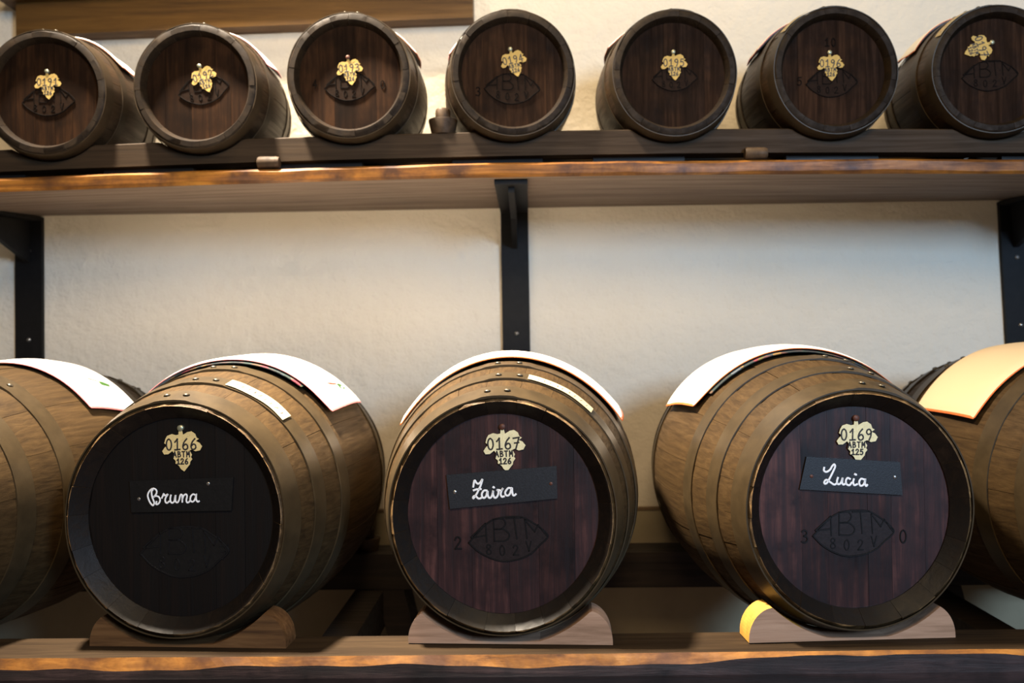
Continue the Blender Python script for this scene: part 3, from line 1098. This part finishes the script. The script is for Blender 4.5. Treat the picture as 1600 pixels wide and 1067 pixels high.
name_plate(b69, [(1259, 713), (1404.5, 721.5), (1408.5, 773), (1248, 764)], 'plate',
           [[(250, 400), (248, 420), (265, 430), (290, 415), (305, 390), (320, 378), (325, 395), (310, 430), (290, 470), (270, 505), (255, 512), (250, 500), (265, 485), (290, 500), (320, 518), (340, 505)],
            [(345, 470), (338, 495), (345, 515), (362, 510), (372, 490), (378, 470), (374, 500), (382, 518), (398, 510)],
            [(428, 478), (412, 472), (400, 490), (405, 515), (425, 522), (440, 505)],
            [(455, 480), (450, 500), (458, 522), (478, 515)], [(462, 445), (467, 449), (471, 449)],
            [(525, 482), (505, 478), (492, 500), (500, 525), (520, 520), (532, 495), (535, 475), (532, 510), (540, 528), (548, 520)]],
           (1230, 640), 4.445, 0.0030, [(1266.5, 743.5, 'rust'), (1396.5, 745, 'steel')], 'bluish black nameplate with white script lettering, wider at the bottom')
eye_mark(b66, 288, 861, 138, R_(-1), [('7', 350, 862)])
eye_mark(b67, 794, 841, 124, R_(2), [('2', 716, 848)])
eye_mark(b69, 1333, 832, 126, R_(-1), [('3', 1257, 838), ('0', 1411, 838)])
paper_strip(b66, 0.082, 0.109, 14, 46, 0.0042, 1)
paper_strip(b67, 0.082, 0.106, 11, 44, 0.0042, 2)

chock(b66, 'chock_brown', 'brown half-round chock under the barrel tagged 0166', at(132, 1010, 1.31).x - b66.X, at(447, 1014, 1.31).x - b66.X)
chock(b67, 'chock', 'pale half-round chock under the barrel tagged 0167', at(635, 1008, 1.31).x - b67.X, at(957, 1006, 1.31).x - b67.X)
chock(b69, 'chock', 'pinkish chock with ochre left end under the barrel tagged 0169', at(1170, 1003, 1.31).x - b69.X, at(1502, 999, 1.31).x - b69.X, 'chock_end')
chock(low[0], 'chock_brown', 'brown half-round chock under the leftmost large barrel', -0.155, 0.155)
chock(low[4], 'chock', 'pale half-round chock under the rightmost large barrel', -0.155, 0.155)

G3 = 'napkins over the large barrels'
cloth(low[0], [(0.292, -45), (0.296, 50), (0.452, 55), (0.45, -45)], 'white napkin with red and green embroidery over the leftmost large barrel', hem='hem_pink', printed=False, seed=3, motif=(0.80, 0.42), group=G3)
cloth(b66, [(0.232, -50), (0.218, 52), (0.44, 51), (0.45, -48)], 'white napkin with dark printed lining over the barrel tagged 0166', hem='hem_pink', printed=True, lift=0.004, thick=0.005, seed=4, motif=(0.88, 0.40), group=G3)
cloth(b67, [(0.222, -59), (0.218, 58), (0.45, 57), (0.45, -59)], 'thick white napkin over the middle barrel tagged 0167', hem='hem_orange', lift=0.004, thick=0.008, seed=5, group=G3)
cloth(b69, [(0.240, -54), (0.228, 48), (0.46, 50), (0.44, -57)], 'white napkin with orange hem over the barrel tagged 0169', hem='hem_orange', printed=True, lift=0.004, thick=0.005, seed=6, group=G3)
cloth(low[4], [(0.225, -61), (0.22, 45), (0.44, 45), (0.42, -60)], 'cream napkin with orange hem over the rightmost large barrel', mat='cloth_cream', hem='hem_orange', printed=False, seed=7, group=G3)

# ------------------------------------------------------------------ small barrels
G2 = 'small barrels on the upper shelf'
H_UP = [(0.002, 0.026, 0), (0.058, 0.080, 3), (0.190, 0.212, -2), (0.244, 0.268, 4)]
tags = {'0191': (76, 134, 0), '0192': (320, 124, 17), '0193': (547, 112, 4), '0194': (803, 99, 12), '0195': (1053, 104, 0), '0196': (1297, 105, 0), '0197': (1527.5, 76, -72)}
nails = {'0191': 'brass', '0192': 'brass', '0193': 'rust', '0194': 'brass', '0195': 'brass', '0196': 'brass', '0197': 'brass'}
eyes = {'0191': (76, 158, 82, 0, []), '0192': (318, 140, 80, 8, []), '0193': (546, 135, 78, 0, [('4', 492, 131), ('0', 598, 132)]), '0194': (800, 138, 86, -3, [('3', 747, 143)]),
        '0195': (1054, 122, 70, 0, []), '0196': (1299, 129, 80, 0, [('5', 1249, 127), ('1', 1292, 66), ('0', 1302, 66)]), '0197': (1546, 118, 88, 0, [])}
where = {'0191': 'small brown barrel with leaf tag 0191, leftmost on the upper shelf', '0192': 'small brown barrel with tilted leaf tag 0192 on the upper shelf',
         '0193': 'small brown barrel with leaf tag 0193, left of the wooden bung', '0194': 'small brown barrel with leaf tag 0194 beside the wooden bung',
         '0195': 'small brown barrel with leaf tag 0195, fifth from the left on the shelf', '0196': 'small brown barrel with leaf tag 0196 and paper strip at upper left',
         '0197': 'small dark barrel with leaf tag 0197 turned sideways, rightmost on the shelf'}
hoop_ra = {'0191': 2, '0192': 0, '0193': 1, '0194': -2, '0195': 3, '0196': -4, '0197': -20}
span = {'0191': (-52, 57), '0192': (-50, 60), '0193': (-62, 60), '0194': (-62, 50), '0195': (-56, 50), '0196': (-60, 48), '0197': (-60, 40)}
ORD = ['leftmost', 'second', 'third', 'middle', 'fifth', 'sixth', 'rightmost']
for i, b in enumerate(upp):
    k = b.key
    make_barrel(b, where[k], 'head_brown', 30 + i, [(t0, t1, hoop_ra[k] + d) for t0, t1, d in H_UP], G2)
    px, py, rot = tags[k]
    leaf_tag(b, px, py, R_(rot), 0.0515, k, '126', nails[k])
    ex, ey, ew, er, dg = eyes[k]
    eye_mark(b, ex, ey, ew, R_(er), dg)
    s0, s1 = span[k]
    cloth(b, [(0.092, s0), (0.092, s1), (0.182, s1), (0.182, s0)], 'white napkin over the ' + ORD[i] + ' small barrel on the upper shelf, tagged ' + k, hem='hem_pink' if i % 2 else 'hem_orange', lift=0.003, thick=0.005, seed=40 + i, group='napkins over the small barrels')
paper_strip(upp[5], 0.006, 0.024, -52, -24, 0.0032, 5)
paper_strip(upp[6], 0.006, 0.025, -56, -22, 0.0032, 6)


# ------------------------------------------------------------------ loose bungs
def bung(loc, label, s=1.0, lying=False, rz=0.0):
    e = empty('wooden_bung', loc, rz)
    tag(e, label, 'bung', 'loose wooden bungs')
    m = MB()
    m.lathe([(0.024 * s, 0), (0.0245 * s, 0.002 * s), (0.0305 * s, 0.029 * s), (0.0300 * s, 0.031 * s), (0.016 * s, 0.0312 * s)], 28)
    m.build('plug', 'bung', e, True, 40)
    m = MB()
    m.lathe([(0.0155 * s, 0.0312 * s), (0.0160 * s, 0.034 * s), (0.0158 * s, 0.050 * s), (0.0135 * s, 0.0545 * s), (0.006 * s, 0.0555 * s)], 28)
    m.build('knob', 'bung', e, True, 40)
    return e


xb = at(692, 205, 1.705).x
bung((xb, 1.7105, 0.4267 + bow(xb) * 1.45), 'two-step wooden bung standing on the dark beam beside barrel 0194', 0.95)


def peg(px, py, label, rz):
    p = at(px, py, 1.6815)
    e = empty('wooden_peg', (p.x, 1.6822, 0.3615 + bow(p.x)), rz)
    tag(e, label, 'peg', 'wooden pegs on the shelf edge')
    Mx = Matrix.Translation((-0.021, 0, 0.0128)) @ Matrix.Rotation(R_(90), 4, 'Y')
    m = MB()
    m.lathe([(0.0112, 0), (0.0128, 0.0025), (0.0120, 0.034)], 20, Mx)
    m.build('peg_body', 'bung', e, True, 40)
    m = MB()
    m.lathe([(0.0120, 0.034), (0.0124, 0.0355), (0.0105, 0.042)], 20, Mx)
    m.build('peg_tip', 'bung', e, True, 40)
    return e


peg(420, 252, 'short brown peg on the shelf edge between the second and third small barrels', 0)
peg(1181, 236, 'short brown peg on the shelf edge at the right, below barrel 0196', 0)
pk = at(583, 846, 1.90)
bung((pk.x - 0.012, 1.905, -0.440), 'small dark bung on the rear rail beside the barrel tagged 0166', 0.9)
